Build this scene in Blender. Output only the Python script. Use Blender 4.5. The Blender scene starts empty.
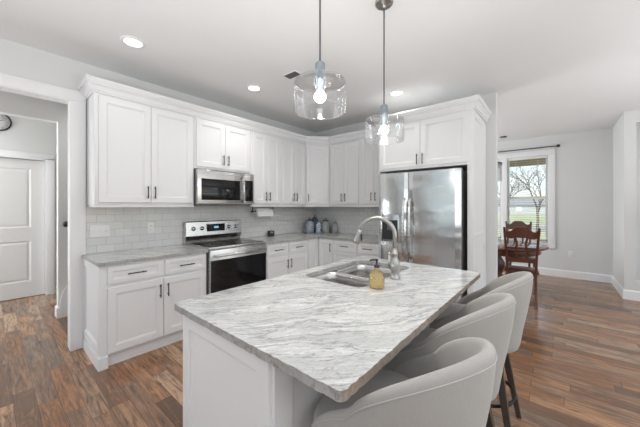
import bpy, bmesh, math, random
from math import sin, cos, pi, radians
from mathutils import Vector, Matrix

S = bpy.context.scene
COL = S.collection
# ------------------------------------------------------------------ camera
cam = bpy.data.cameras.new('camera'); co = bpy.data.objects.new('camera', cam); COL.objects.link(co)
cam.sensor_width = 36.0; cam.lens = 36.0 * 280.0 / 640.0
co.location = (0, 0, 1.39)
co.rotation_euler = (radians(90), 0, radians(40.3 - 90))
cam.shift_y = (206.0 - 213.5) / 640.0
cam.clip_start = 0.02; cam.clip_end = 500
S.camera = co
# ------------------------------------------------------------------ view
S.view_settings.view_transform = 'Standard'
S.view_settings.look = 'None'
S.view_settings.gamma = 1.0
S.view_settings.use_curve_mapping = False
S.view_settings.exposure = 0.19
# ------------------------------------------------------------------ world
W = bpy.data.worlds.new('sky'); S.world = W; W.use_nodes = True
nt = W.node_tree; nt.nodes.clear()
_o = nt.nodes.new('ShaderNodeOutputWorld'); _b = nt.nodes.new('ShaderNodeBackground')
_s = nt.nodes.new('ShaderNodeTexSky'); _s.sky_type = 'NISHITA'
_s.sun_disc = False; _s.sun_elevation = radians(38); _s.sun_rotation = radians(150)
_tc = nt.nodes.new('ShaderNodeTexCoord'); _n = nt.nodes.new('ShaderNodeTexNoise'); _n.inputs['Scale'].default_value = 3.0
_n.inputs['Detail'].default_value = 6
_mp = nt.nodes.new('ShaderNodeMapping'); _mp.inputs['Scale'].default_value = (1, 1, 3)
_r = nt.nodes.new('ShaderNodeValToRGB'); _r.color_ramp.elements[0].position = .42; _r.color_ramp.elements[1].position = .62
_mx = nt.nodes.new('ShaderNodeMix'); _mx.data_type = 'RGBA'
nt.links.new(_tc.outputs['Generated'], _mp.inputs[0]); nt.links.new(_mp.outputs[0], _n.inputs['Vector'])
nt.links.new(_n.outputs['Fac'], _r.inputs[0]); nt.links.new(_r.outputs[0], _mx.inputs['Factor'])
_sc = nt.nodes.new('ShaderNodeVectorMath'); _sc.operation = 'SCALE'; _sc.inputs['Scale'].default_value = 0.16
nt.links.new(_s.outputs[0], _sc.inputs[0])
nt.links.new(_sc.outputs[0], _mx.inputs['A']); _mx.inputs['B'].default_value = (.80, .90, 1.0, 1)
nt.links.new(_mx.outputs['Result'], _b.inputs['Color']); _b.inputs['Strength'].default_value = 1.3
nt.links.new(_b.outputs[0], _o.inputs[0])

# ------------------------------------------------------------------ big lights
def area(name, loc, rot, sx, sy, power, color=(1, 1, 1)):
    l = bpy.data.lights.new(name, 'AREA'); l.shape = 'RECTANGLE'; l.size = sx; l.size_y = sy
    l.energy = power; l.color = color
    o = bpy.data.objects.new(name, l); COL.objects.link(o); o.location = loc; o.rotation_euler = rot
    return o
# added daylight fill: lamps at unseen windows behind the camera and on the left, and
# lamps added in the dining room and hall, where no window stands
CW = (.905, .957, 1)
area('daylight_fill_back', (1.2, -4.32, 1.5), (radians(100), 0, 0), 3.6, 1.9, 14, CW)
area('daylight_fill_back', (4.4, -4.32, 1.5), (radians(100), 0, 0), 2.4, 1.9, 9, CW)
area('daylight_fill_left', (-2.92, 1.9, 1.6), (0, radians(-90), 0), 1.75, 3.0, 3, CW)
area('daylight_fill_left', (-2.92, -1.9, 1.6), (0, radians(-90), 0), 1.75, 2.2, 17, CW)  # added further back to brighten the surfaces that face left
area('dining_fill', (5.7, 3.9, 1.5), (radians(-90), 0, 0), 2.0, 1.7, 75, CW)
area('hall_fill', (-1.9, 5.4, 1.5), (0, radians(-100), 0), 1.6, 1.0, 60, CW)
# added uplights out of view that brighten the ceiling
area('ceiling_bounce_fill', (.3, -2.4, 1.2), (radians(180), 0, 0), 3.0, 2.4, 80, CW)
area('ceiling_bounce_fill', (3.8, -2.6, 1.2), (radians(180), 0, 0), 2.6, 2.4, 55, CW)
area('ceiling_bounce_fill', (-1.6, 1.4, 1.2), (radians(180), 0, 0), 1.6, 2.4, 42, CW)

_l = bpy.data.lights.new('ceiling_bounce_fill', 'SPOT'); _l.energy = 125; _l.spot_size = radians(84); _l.spot_blend = 1.0; _l.shadow_soft_size = .25; _l.color = CW  # added unseen uplight aimed at the kitchen ceiling
_o = bpy.data.objects.new('ceiling_bounce_fill', _l); COL.objects.link(_o); _o.location = (-.35, -.2, 1.1)
_o.rotation_euler = Vector((1.25, 1.35, 1.75)).to_track_quat('-Z', 'Y').to_euler()
_l = bpy.data.lights.new('sun', 'SUN'); _l.energy = 5.0; _l.angle = radians(1); _l.color = (1, .96, .9)
_o = bpy.data.objects.new('sun', _l); COL.objects.link(_o)
_o.rotation_euler = Vector((.7, -.12, -.7)).to_track_quat('-Z', 'Y').to_euler()

# ------------------------------------------------------------------ materials
def P(m): return m.node_tree.nodes['Principled BSDF']
def mat(name, col, rough=.5, metal=0.0, spec=.5, coat=0.0):
    m = bpy.data.materials.new(name); m.use_nodes = True; p = P(m)
    p.inputs['Base Color'].default_value = (*col, 1); p.inputs['Roughness'].default_value = rough
    p.inputs['Metallic'].default_value = metal; p.inputs['Specular IOR Level'].default_value = spec
    p.inputs['Coat Weight'].default_value = coat
    return m
class NB:
    def __init__(s, m): s.t = m.node_tree; s.n = s.t.nodes; s.l = s.t.links
    def new(s, typ, **k):
        n = s.n.new(typ)
        for a, v in k.items(): setattr(n, a, v)
        return n
    def link(s, a, b): s.l.new(a, b)
    def coords(s, scale=(1, 1, 1), rot=(0, 0, 0)):
        g = s.new('ShaderNodeNewGeometry'); mp = s.new('ShaderNodeMapping')
        mp.inputs['Scale'].default_value = scale; mp.inputs['Rotation'].default_value = rot
        s.link(g.outputs['Position'], mp.inputs[0]); return mp.outputs[0]
    def objc(s, scale=(1, 1, 1), rot=(0, 0, 0)):
        g = s.new('ShaderNodeTexCoord'); mp = s.new('ShaderNodeMapping')
        mp.inputs['Scale'].default_value = scale; mp.inputs['Rotation'].default_value = rot
        s.link(g.outputs['Object'], mp.inputs[0]); return mp.outputs[0]
    def noise(s, vec, scale, detail=4, rough=.5, dist=0):
        n = s.new('ShaderNodeTexNoise'); n.inputs['Scale'].default_value = scale; n.inputs['Detail'].default_value = detail
        n.inputs['Roughness'].default_value = rough; n.inputs['Distortion'].default_value = dist
        s.link(vec, n.inputs['Vector']); return n.outputs['Fac']
    def ramp(s, fac, stops, interp='LINEAR'):
        r = s.new('ShaderNodeValToRGB'); cr = r.color_ramp; cr.interpolation = interp
        while len(cr.elements) < len(stops): cr.elements.new(.5)
        for e, (p, c) in zip(cr.elements, stops):
            e.position = p; e.color = (*c, 1) if len(c) == 3 else c
        s.link(fac, r.inputs[0]); return r.outputs[0]
    def mix(s, fac, a, b, blend='MIX'):
        m = s.new('ShaderNodeMix', data_type='RGBA', blend_type=blend)
        for v, k in ((fac, 'Factor'), (a, 'A'), (b, 'B')):
            if isinstance(v, (int, float)): m.inputs[k].default_value = v
            elif isinstance(v, tuple): m.inputs[k].default_value = (*v, 1)
            else: s.link(v, m.inputs[k])
        return m.outputs['Result']
    def math(s, op, a, b=0.0, c=None):
        m = s.new('ShaderNodeMath', operation=op)
        for i, v in enumerate((a, b) if c is None else (a, b, c)):
            if isinstance(v, (int, float)): m.inputs[i].default_value = v
            else: s.link(v, m.inputs[i])
        return m.outputs[0]
    def bump(s, h, strength, dist=.01):
        b = s.new('ShaderNodeBump'); b.inputs['Strength'].default_value = strength; b.inputs['Distance'].default_value = dist
        s.link(h, b.inputs['Height']); s.link(b.outputs[0], s.n['Principled BSDF'].inputs['Normal'])
    def base(s, c): s.link(c, s.n['Principled BSDF'].inputs['Base Color'])
    def rough(s, c): s.link(c, s.n['Principled BSDF'].inputs['Roughness'])

M = {}
def paint(name, col, rough=.6, sc=60, st=.05):
    m = mat(name, col, rough); b = NB(m); v = b.coords()
    n = b.noise(v, sc, 3); b.bump(n, st, .002)
    n2 = b.noise(v, 1.3, 2)
    b.base(b.mix(n2, tuple(c * .985 for c in col), tuple(min(1, c * 1.015) for c in col)))
    M[name] = m; return m
paint('wall_paint', (.70, .70, .69), .75)
paint('hall_paint', (.72, .72, .70), .75)
paint('ceiling_paint', (.81, .81, .805), .85, 90, .1)
paint('white_trim', (.84, .84, .84), .4, 30, .02)
paint('cabinet_white', (.785, .785, .79), .38, 25, .02)
paint('door_paint', (.70, .69, .675), .45, 25, .02)
M['black'] = mat('black_metal', (.018, .017, .016), .38, .6)
M['socket_metal'] = mat('socket_metal', (.30, .34, .38), .32, 1.0)
M['rubber'] = mat('black_plastic', (.02, .02, .022), .4)
M['chrome'] = mat('chrome', (.60, .63, .66), .16, 1.0)
M['plastic'] = mat('white_plastic', (.80, .80, .79), .35)
M['slot'] = mat('dark_slot', (.05, .05, .05), .6)
M['vent_grey'] = mat('vent_shadow', (.12, .12, .12), .7)

def steel(name, col, rough, axis, amp=.12, wave=0.0):
    m = mat(name, col, rough, 1.0); b = NB(m)
    sc = [4, 4, 4]
    for a in 'xyz':
        if a not in axis: sc['xyz'.index(a)] = 300
    v = b.coords(tuple(sc)); n = b.noise(v, 1.0, 3)
    b.rough(b.math('MULTIPLY_ADD', n, amp, rough - amp / 2))
    if wave:
        w = b.noise(b.coords((1.1, 1.1, 3.2)), 1.6, 1)
        b.bump(w, wave, .05)
    M[name] = m; return m
steel('steel', (.62, .61, .60), .27, 'xy')
steel('fridge_steel', (.66, .67, .68), .17, 'xy', .06, .3)
steel('sink_steel', (.55, .54, .53), .28, 'xy')
steel('nickel', (.42, .41, .39), .3, 'z', .06)
M['dark_steel'] = mat('dark_steel', (.20, .20, .205), .4, .9); M['cord'] = mat('cord', (.07, .07, .075), .6)
M['side_grey'] = mat('appliance_side', (.20, .20, .205), .4, .5)
M['black_glass'] = mat('black_glass', (.008, .008, .009), .06, 0, .35)

def floor_mat():
    m = mat('plank_floor', (.3, .2, .13), .35, 0, .55); b = NB(m)
    g = b.new('ShaderNodeNewGeometry'); sp = b.new('ShaderNodeSeparateXYZ'); b.link(g.outputs['Position'], sp.inputs[0])
    wd, ln = .108, .78
    xr = b.math('DIVIDE', sp.outputs['X'], wd); row = b.math('FLOOR', xr); fx = b.math('FRACT', xr)
    wn = b.new('ShaderNodeTexWhiteNoise', noise_dimensions='1D'); b.link(row, wn.inputs['W'])
    off = b.math('MULTIPLY', wn.outputs['Value'], 7.3)
    yy = b.math('ADD', b.math('DIVIDE', sp.outputs['Y'], ln), off); cel = b.math('FLOOR', yy); fy = b.math('FRACT', yy)
    cv = b.new('ShaderNodeCombineXYZ'); b.link(row, cv.inputs[0]); b.link(cel, cv.inputs[1])
    w2 = b.new('ShaderNodeTexWhiteNoise', noise_dimensions='3D'); b.link(cv.outputs[0], w2.inputs['Vector'])
    rnd = w2.outputs['Value']
    base = b.ramp(rnd, [(0, (.12, .065, .042)), (.20, (.30, .135, .065)), (.38, (.40, .19, .088)), (.54, (.27, .155, .095)),
                        (.70, (.50, .265, .135)), (.84, (.20, .135, .10)), (1.0, (.56, .36, .22))])
    # per-plank shifted grain stretched along Y
    sh = b.new('ShaderNodeVectorMath', operation='MULTIPLY_ADD')
    b.link(w2.outputs['Color'], sh.inputs[0]); sh.inputs[1].default_value = (9, 9, 9); b.link(g.outputs['Position'], sh.inputs[2])
    mp = b.new('ShaderNodeMapping'); mp.inputs['Scale'].default_value = (26, 2.0, 1); b.link(sh.outputs[0], mp.inputs[0])
    gr = b.noise(mp.outputs[0], 1.6, 10, .68, 1.1)
    mp2 = b.new('ShaderNodeMapping'); mp2.inputs['Scale'].default_value = (5.5, 1.8, 1); b.link(sh.outputs[0], mp2.inputs[0])
    bl = b.noise(mp2.outputs[0], 2.4, 8, .68, 1.0)
    c = b.mix(b.ramp(gr, [(.36, (1, 1, 1)), (.56, (0, 0, 0))]), base, (.11, .068, .046))
    c = b.mix(b.math('MULTIPLY', b.ramp(gr, [(.55, (0, 0, 0)), (.74, (1, 1, 1))]), .55), c, (.42, .26, .16))
    c = b.mix(b.math('MULTIPLY', b.ramp(bl, [(.50, (0, 0, 0)), (.66, (1, 1, 1))]), .5), c, (.15, .10, .075))
    c = b.mix(b.math('MULTIPLY', b.ramp(bl, [(.30, (1, 1, 1)), (.45, (0, 0, 0))]), .55), c, (.42, .24, .13))
    ex = b.math('MINIMUM', fx, b.math('SUBTRACT', 1.0, fx)); ey = b.math('MINIMUM', fy, b.math('SUBTRACT', 1.0, fy))
    gx = b.math('LESS_THAN', ex, .012); gy = b.math('LESS_THAN', ey, .0022); gap = b.math('MAXIMUM', gx, gy)
    c = b.mix(b.math('MULTIPLY', gap, .7), c, (.03, .018, .012))
    b.base(c)
    b.rough(b.math('MULTIPLY_ADD', gr, .14, .11))
    h = b.math('SUBTRACT', b.math('MULTIPLY', gr, .35), gap); b.bump(h, .25, .003)
    M['floor'] = m
floor_mat()

def tile_mat(name, horiz):
    m = mat(name, (.8, .8, .8), .16); b = NB(m)
    g = b.new('ShaderNodeNewGeometry'); sp = b.new('ShaderNodeSeparateXYZ'); b.link(g.outputs['Position'], sp.inputs[0])
    cb = b.new('ShaderNodeCombineXYZ'); b.link(sp.outputs[horiz], cb.inputs[0]); b.link(b.math('SUBTRACT', sp.outputs['Z'], .914), cb.inputs[1])
    br = b.new('ShaderNodeTexBrick'); b.link(cb.outputs[0], br.inputs['Vector'])
    br.inputs['Scale'].default_value = 1; br.inputs['Brick Width'].default_value = .155; br.inputs['Row Height'].default_value = .0775
    br.inputs['Mortar Size'].default_value = .0022; br.inputs['Mortar Smooth'].default_value = .3
    br.inputs['Color1'].default_value = (.71, .71, .70, 1); br.inputs['Color2'].default_value = (.65, .65, .645, 1)
    br.inputs['Mortar'].default_value = (.48, .48, .475, 1)
    b.base(br.outputs['Color'])
    wv = b.noise(b.coords(), 9, 2)
    h = b.math('SUBTRACT', b.math('MULTIPLY', wv, .35), br.outputs['Fac']); b.bump(h, .35, .002)
    M[name] = m
tile_mat('tile_a', 'X'); tile_mat('tile_b', 'Y')

def granite(name, edge=False):
    m = mat(name, (.7, .7, .7), .5 if edge else .13); b = NB(m)
    v0 = b.coords((1, 1, 1), (0, 0, radians(38)))
    wn = b.new('ShaderNodeTexNoise'); wn.inputs['Scale'].default_value = 1.7; wn.inputs['Detail'].default_value = 3; b.link(v0, wn.inputs['Vector'])
    ad = b.new('ShaderNodeVectorMath', operation='MULTIPLY_ADD'); b.link(wn.outputs['Color'], ad.inputs[0])
    ad.inputs[1].default_value = (.30, .30, .30); b.link(v0, ad.inputs[2])
    mp = b.new('ShaderNodeMapping'); mp.inputs['Scale'].default_value = (1.9, 9.5, 4); b.link(ad.outputs[0], mp.inputs[0])
    n1 = b.noise(mp.outputs[0], 1.35, 9, .66, .35)
    n2 = b.noise(mp.outputs[0], 3.6, 8, .7, .8)
    mp3 = b.new('ShaderNodeMapping'); mp3.inputs['Scale'].default_value = (45, 90, 60); b.link(v0, mp3.inputs[0])
    sp = b.noise(mp3.outputs[0], 1.0, 4, .7)
    rid = b.math('ABSOLUTE', b.math('SUBTRACT', n1, .5))
    rid2 = b.math('ABSOLUTE', b.math('SUBTRACT', n2, .52))
    base = b.ramp(n2, [(.30, (.44, .44, .43)), (.46, (.60, .60, .58)), (.60, (.70, .70, .68)), (.75, (.78, .78, .765))])
    c = b.mix(b.math('MULTIPLY', b.ramp(n1, [(.40, (1, 1, 1)), (.54, (0, 0, 0))]), .55), base, (.43, .44, .445))
    c = b.mix(b.math('MULTIPLY', b.ramp(rid, [(.004, (1, 1, 1)), (.030, (0, 0, 0))]), .75), c, (.27, .275, .285))
    c = b.mix(b.math('MULTIPLY', b.ramp(rid2, [(.0, (1, 1, 1)), (.018, (0, 0, 0))]), .45), c, (.30, .30, .30))
    c = b.mix(b.math('MULTIPLY', b.ramp(sp, [(.54, (0, 0, 0)), (.70, (1, 1, 1))]), .6), c, (.24, .24, .235))
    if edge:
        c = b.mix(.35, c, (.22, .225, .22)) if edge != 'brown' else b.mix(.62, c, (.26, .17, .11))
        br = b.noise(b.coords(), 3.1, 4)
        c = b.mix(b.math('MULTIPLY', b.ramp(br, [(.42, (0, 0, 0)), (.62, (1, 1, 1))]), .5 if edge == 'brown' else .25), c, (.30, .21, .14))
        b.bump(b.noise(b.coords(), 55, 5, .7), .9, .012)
    b.base(c); M[name] = m
granite('granite'); granite('granite_edge', True); granite('granite_edge_brown', 'brown')  # last one: warm light on the seating side put into the edge colour

def fabric(name, col):
    m = mat(name, col, .95, 0, .15); b = NB(m); v = b.objc((1, 1, 1))
    n = b.noise(v, 260, 3, .7); n2 = b.noise(b.objc((400, 400, 40)), 1, 2)
    c = b.mix(b.math('MULTIPLY_ADD', n, .5, b.math('MULTIPLY', n2, .5)), tuple(x * .86 for x in col), tuple(min(1, x * 1.1) for x in col))
    b.base(c); b.bump(n, .3, .002); P(m).inputs['Sheen Weight'].default_value = .25
    M[name] = m
fabric('stool_fabric', (.415, .40, .38)); fabric('piping_fabric', (.52, .51, .49))

def wood(name, c1, c2, rough, axis='z'):
    m = mat(name, c1, rough); b = NB(m)
    sc = [26, 26, 26]; sc['xyz'.index(axis)] = 2.5
    n = b.noise(b.objc(tuple(sc)), 1, 6, .6, .6)
    b.base(b.mix(n, c1, c2)); b.bump(n, .1, .002); M[name] = m
wood('leg_wood', (.045, .032, .026), (.095, .068, .052), .5)
wood('cherry', (.055, .014, .007), (.135, .040, .018), .28)
wood('cherry_top', (.07, .022, .011), (.16, .052, .026), .1, 'x')

def thin_glass(name, tint=(1, 1, 1), rough=0.0, refl=1.0, dens=0.0):
    m = bpy.data.materials.new(name); m.use_nodes = True; t = m.node_tree; t.nodes.clear()
    o = t.nodes.new('ShaderNodeOutputMaterial'); tr = t.nodes.new('ShaderNodeBsdfTransparent'); gl = t.nodes.new('ShaderNodeBsdfGlossy')
    tr.inputs['Color'].default_value = (*tint, 1); gl.inputs['Roughness'].default_value = rough
    lw = t.nodes.new('ShaderNodeLayerWeight'); lw.inputs['Blend'].default_value = .35
    mu = t.nodes.new('ShaderNodeMath'); mu.operation = 'MULTIPLY_ADD'; mu.inputs[1].default_value = refl; mu.inputs[2].default_value = .03
    mx = t.nodes.new('ShaderNodeMixShader')
    t.links.new(lw.outputs['Fresnel'], mu.inputs[0]); t.links.new(mu.outputs[0], mx.inputs[0])
    t.links.new(tr.outputs[0], mx.inputs[1]); t.links.new(gl.outputs[0], mx.inputs[2]); t.links.new(mx.outputs[0], o.inputs[0])
    M[name] = m
thin_glass('window_glass', (.97, .98, .98), 0, .35)
thin_glass('tinted_glass', (.68, .70, .72), 0, .3)
thin_glass('shade_glass', (.99, .995, 1), .0, .5)
thin_glass('soap_glass', (.95, .92, .80), .02, .5)
thin_glass('film_plastic', (.97, .97, .97), .05, .5)

def emis(name, col, s):
    m = bpy.data.materials.new(name); m.use_nodes = True; p = P(m)
    p.inputs['Base Color'].default_value = (*col, 1); p.inputs['Emission Color'].default_value = (*col, 1)
    p.inputs['Emission Strength'].default_value = s; M[name] = m
emis('bulb_on', (1, .98, .95), 22); emis('can_lens', (1, .98, .94), 5); emis('clock_display', (.25, .55, .8), .5)

M['brass_rod'] = mat('rod_metal', (.10, .085, .07), .4, .9)
M['paper'] = mat('paper_towel', (.82, .82, .81), .95, 0, .1)
M['soap'] = mat('soap_liquid', (.95, .82, .52), .1, 0, .5)
P(M['soap']).inputs['Transmission Weight'].default_value = .75; P(M['soap']).inputs['IOR'].default_value = 1.15
def china(name, c1, c2, sc=60):
    m = mat(name, c1, .25); b = NB(m); n = b.noise(b.objc((1, 1, 1)), sc, 3, .6, 1)
    b.base(b.ramp(n, [(.40, c2), (.52, c1)])); M[name] = m
china('china_bluegrey', (.42, .46, .50), (.20, .26, .34)); china('china_blue', (.58, .64, .70), (.10, .17, .32), 45)
china('china_dark', (.10, .12, .15), (.04, .05, .07)); china('china_grey', (.40, .41, .41), (.28, .30, .31))
def grass_mat():
    m = mat('lawn', (.2, .3, .1), .95, 0, .1); b = NB(m); v = b.coords()
    n = b.noise(v, .35, 5); n2 = b.noise(v, 14, 3)
    c = b.mix(n, (.34, .38, .22), (.52, .54, .36)); c = b.mix(b.math('MULTIPLY', n2, .4), c, (.22, .28, .10)); b.base(c); M['lawn'] = m
grass_mat()
M['asphalt'] = mat('asphalt', (.30, .30, .31), .9); M['siding'] = mat('siding', (.44, .46, .48), .8); M['roofing'] = mat('roofing', (.24, .25, .27), .9)
M['porch_tan'] = mat('porch_beam', (.55, .42, .27), .7)
wood('bark', (.09, .065, .05), (.17, .13, .10), .9)
M['twig'] = mat('twig', (.22, .18, .15), .9)
M['tread'] = mat('stair_carpet', (.36, .33, .30), .95)
M['slat'] = mat('blind_slat', (.80, .80, .77), .45)

# ------------------------------------------------------------------ mesh builder
class MB:
    def __init__(s): s.v = []; s.f = []; s.mi = []; s.sm = []
    def add(s, vs, fs, smooth=False, mi=0):
        n = len(s.v); s.v += [tuple(v) for v in vs]
        for f in fs: s.f.append([i + n for i in f]); s.mi.append(mi); s.sm.append(smooth)
        return s
    def box(s, x0, x1, y0, y1, z0, z1, mi=0):
        x0, x1 = min(x0, x1), max(x0, x1); y0, y1 = min(y0, y1), max(y0, y1); z0, z1 = min(z0, z1), max(z0, z1)
        vs = [(x0, y0, z0), (x1, y0, z0), (x1, y1, z0), (x0, y1, z0), (x0, y0, z1), (x1, y0, z1), (x1, y1, z1), (x0, y1, z1)]
        return s.add(vs, [(0, 3, 2, 1), (4, 5, 6, 7), (0, 1, 5, 4), (1, 2, 6, 5), (2, 3, 7, 6), (3, 0, 4, 7)], mi=mi)
    def rbox(s, x0, x1, y0, y1, z0, z1, r=.004, mi=0):
        bm = bmesh.new(); bmesh.ops.create_cube(bm, size=1)
        for v in bm.verts: v.co = Vector(((x0 + x1) / 2 + v.co.x * (x1 - x0), (y0 + y1) / 2 + v.co.y * (y1 - y0), (z0 + z1) / 2 + v.co.z * (z1 - z0)))
        bmesh.ops.bevel(bm, geom=bm.edges[:], offset=r, segments=3, affect='EDGES', profile=.5)
        vs = [v.co.copy() for v in bm.verts]; fs = [[v.index for v in f.verts] for f in bm.faces]; bm.free()
        return s.add(vs, fs, True, mi)
    def lathe(s, prof, cx=0, cy=0, n=24, mi=0, smooth=True, cap=True):
        vs = []; fs = []; m = len(prof)
        for r, z in prof:
            for i in range(n): a = 2 * pi * i / n; vs.append((cx + r * cos(a), cy + r * sin(a), z))
        for j in range(m - 1):
            for i in range(n): k = (i + 1) % n; fs.append((j * n + i, j * n + k, (j + 1) * n + k, (j + 1) * n + i))
        if cap:
            if prof[0][0] > 1e-5: fs.append(tuple(range(n - 1, -1, -1)))
            if prof[-1][0] > 1e-5: fs.append(tuple((m - 1) * n + i for i in range(n)))
        return s.add(vs, fs, smooth, mi)
    def tube(s, pts, r, n=10, mi=0, closed=False, cap=True):
        pts = [Vector(p) for p in pts]; m = len(pts); rr = r if isinstance(r, (list, tuple)) else [r] * m
        vs = []; fs = []; up = Vector((0, 0, 1)); prev = None
        for i, p in enumerate(pts):
            if closed: t = pts[(i + 1) % m] - pts[i - 1]
            else: t = pts[min(i + 1, m - 1)] - pts[max(i - 1, 0)]
            t.normalize()
            if prev is None:
                a = up if abs(t.z) < .95 else Vector((1, 0, 0)); u = t.cross(a).normalized()
            else: u = (prev - t * prev.dot(t)).normalized()
            prev = u; w = t.cross(u)
            for k in range(n): g = 2 * pi * k / n; vs.append(p + (u * cos(g) + w * sin(g)) * rr[i])
        for j in range(m if closed else m - 1):
            for k in range(n): q = (k + 1) % n; j2 = (j + 1) % m; fs.append((j * n + k, j * n + q, j2 * n + q, j2 * n + k))
        if cap and not closed: fs.append(tuple(range(n - 1, -1, -1))); fs.append(tuple((m - 1) * n + k for k in range(n)))
        return s.add(vs, fs, True, mi)
    def beam(s, a, b, wa, wb=None, mi=0, da=None, db=None):
        """square section bar from a to b, wa / wb = full widths"""
        a = Vector(a); b = Vector(b); wb = wb or wa; da = da or wa; db = db or wb
        t = (b - a).normalized(); u = Vector((1, 0, 0)); u = (u - t * u.dot(t)).normalized(); w = t.cross(u)
        vs = []
        for p, q, e in ((a, wa, da), (b, wb, db)):
            for su, sw in ((-1, -1), (1, -1), (1, 1), (-1, 1)): vs.append(p + u * su * q / 2 + w * sw * e / 2)
        return s.add(vs, [(0, 3, 2, 1), (4, 5, 6, 7), (0, 1, 5, 4), (1, 2, 6, 5), (2, 3, 7, 6), (3, 0, 4, 7)], mi=mi)
    def sphere(s, c, r, n=16, m=10, sz=1.0, mi=0):
        pr = [(max(r * sin(pi * i / m), 1e-6), c[2] - r * sz * cos(pi * i / m)) for i in range(m + 1)]
        return s.lathe(pr, c[0], c[1], n, mi, True, False)
    def prism(s, poly, z0, z1, mi_side=0, mi=0, smooth=False):
        n = len(poly); vs = [(x, y, z0) for x, y in poly] + [(x, y, z1) for x, y in poly]
        s.add(vs, [tuple(range(n - 1, -1, -1)), tuple(range(n, 2 * n))], mi=mi)
        return s.add(vs, [(i, (i + 1) % n, n + (i + 1) % n, n + i) for i in range(n)], smooth, mi_side)
    def sweep(s, path, prof, closed=False, mi=0):
        """profile (out, z) swept along a 2D path; out = to the right of travel"""
        path = [Vector(p) for p in path]; n = len(path); m = len(prof); vs = []; fs = []
        def nrm(a, b): d = (b - a).normalized(); return Vector((d.y, -d.x))
        for i, p in enumerate(path):
            n1 = nrm(path[i - 1], p) if i > 0 else nrm(p, path[i + 1]); n2 = nrm(p, path[i + 1]) if i < n - 1 else n1
            mt = (n1 + n2); mt = mt / max(mt.dot(n1), .2)
            for o, z in prof: q = p + mt * o; vs.append((q.x, q.y, z))
        for i in range(n - 1):
            for j in range(m): k = (j + 1) % m; fs.append((i * m + j, i * m + k, (i + 1) * m + k, (i + 1) * m + j))
        fs.append(tuple(range(m))); fs.append(tuple(reversed(range((n - 1) * m, n * m))))
        return s.add(vs, fs, mi=mi)
    def panel(s, x0, x1, z0, z1, yf, th=.02, st=.058, flat=False):
        """shaker panel facing -y, front plane at yf"""
        if flat: rings = [(0, th), (0, .002), (.002, 0)]
        else: rings = [(0, th), (0, .002), (.002, 0), (st, 0), (st + .002, .005), (st + .011, .0065), (st + .013, .012)]
        vs = []; fs = []
        for i, d in rings: vs += [(x0 + i, yf + d, z0 + i), (x1 - i, yf + d, z0 + i), (x1 - i, yf + d, z1 - i), (x0 + i, yf + d, z1 - i)]
        for j in range(len(rings) - 1):
            for k in range(4): q = (k + 1) % 4; fs.append((j * 4 + k, j * 4 + q, j * 4 + 4 + q, j * 4 + 4 + k))
        e = (len(rings) - 1) * 4; fs.append((e, e + 1, e + 2, e + 3)); fs.append((3, 2, 1, 0))
        return s.add(vs, fs)
    def xf(s, mtx):
        s.v = [tuple(mtx @ Vector(v)) for v in s.v]; return s
    def build(s, name, mats, parent=None, sub=0, bevel=0):
        me = bpy.data.meshes.new(name); me.from_pydata(s.v, [], s.f); me.update()
        bm = bmesh.new(); bm.from_mesh(me); bmesh.ops.recalc_face_normals(bm, faces=bm.faces[:]); bm.to_mesh(me); bm.free()
        if not isinstance(mats, (list, tuple)): mats = [mats]
        for m in mats: me.materials.append(M[m] if isinstance(m, str) else m)
        for p, i, q in zip(me.polygons, s.mi, s.sm): p.material_index = i; p.use_smooth = q
        o = bpy.data.objects.new(name, me); COL.objects.link(o)
        if parent: o.parent = parent
        if bevel:
            b = o.modifiers.new('bevel', 'BEVEL'); b.width = bevel; b.segments = 2; b.limit_method = 'ANGLE'
        if sub:
            b = o.modifiers.new('sub', 'SUBSURF'); b.levels = sub; b.render_levels = sub
        return o
def struct(name, mb, mats, **k):
    o = mb.build(name, mats, **k); o['kind'] = 'structure'; return o
def tag(o, label, cat, group=None, kind=None):
    o['label'] = label; o['category'] = cat
    if group: o['group'] = group
    if kind: o['kind'] = kind
    return o
def thing(name, label, cat, loc=(0, 0, 0), rz=0, group=None):
    o = bpy.data.objects.new(name, None); COL.objects.link(o); o.location = loc; o.rotation_euler = (0, 0, rz)
    o.empty_display_size = .1; return tag(o, label, cat, group)
def dup(root, loc, rz, label, group=None):
    r = root.copy(); COL.objects.link(r); r.location = loc; r.rotation_euler = (0, 0, rz); r['label'] = label
    if group: r['group'] = group
    def rec(a, b):
        for ch in list(a.children):
            c = ch.copy(); COL.objects.link(c); c.parent = b; rec(ch, c)
    rec(root, r); return r

# ------------------------------------------------------------------ room numbers
YA, XB, H = 3.565, 4.06, 2.80          # range wall, fridge wall, ceiling
XD = 7.24                               # dining window wall
XL, YBK = -3.0, -4.4
# ------------------------------------------------------------------ structure
struct('floor', MB().box(XL - .2, XD + .2, YBK - .2, 6.4, -.1, 0), 'floor')
struct('ceiling', MB().box(XL - .2, XD + .2, YBK - .2, 6.4, H, H + .12), 'ceiling_paint')
w = MB(); w.box(.52, XB, YA, YA + .12, 0, H); w.box(-2.0, .52, YA, YA + .12, 2.41, H); w.box(XL, -2.0, YA, YA + .12, 0, H)
struct('wall_back', w, 'wall_paint')
struct('wall_right', MB().box(XB, XB + .12, .58, YA + .45, 0, H), 'wall_paint')
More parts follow.
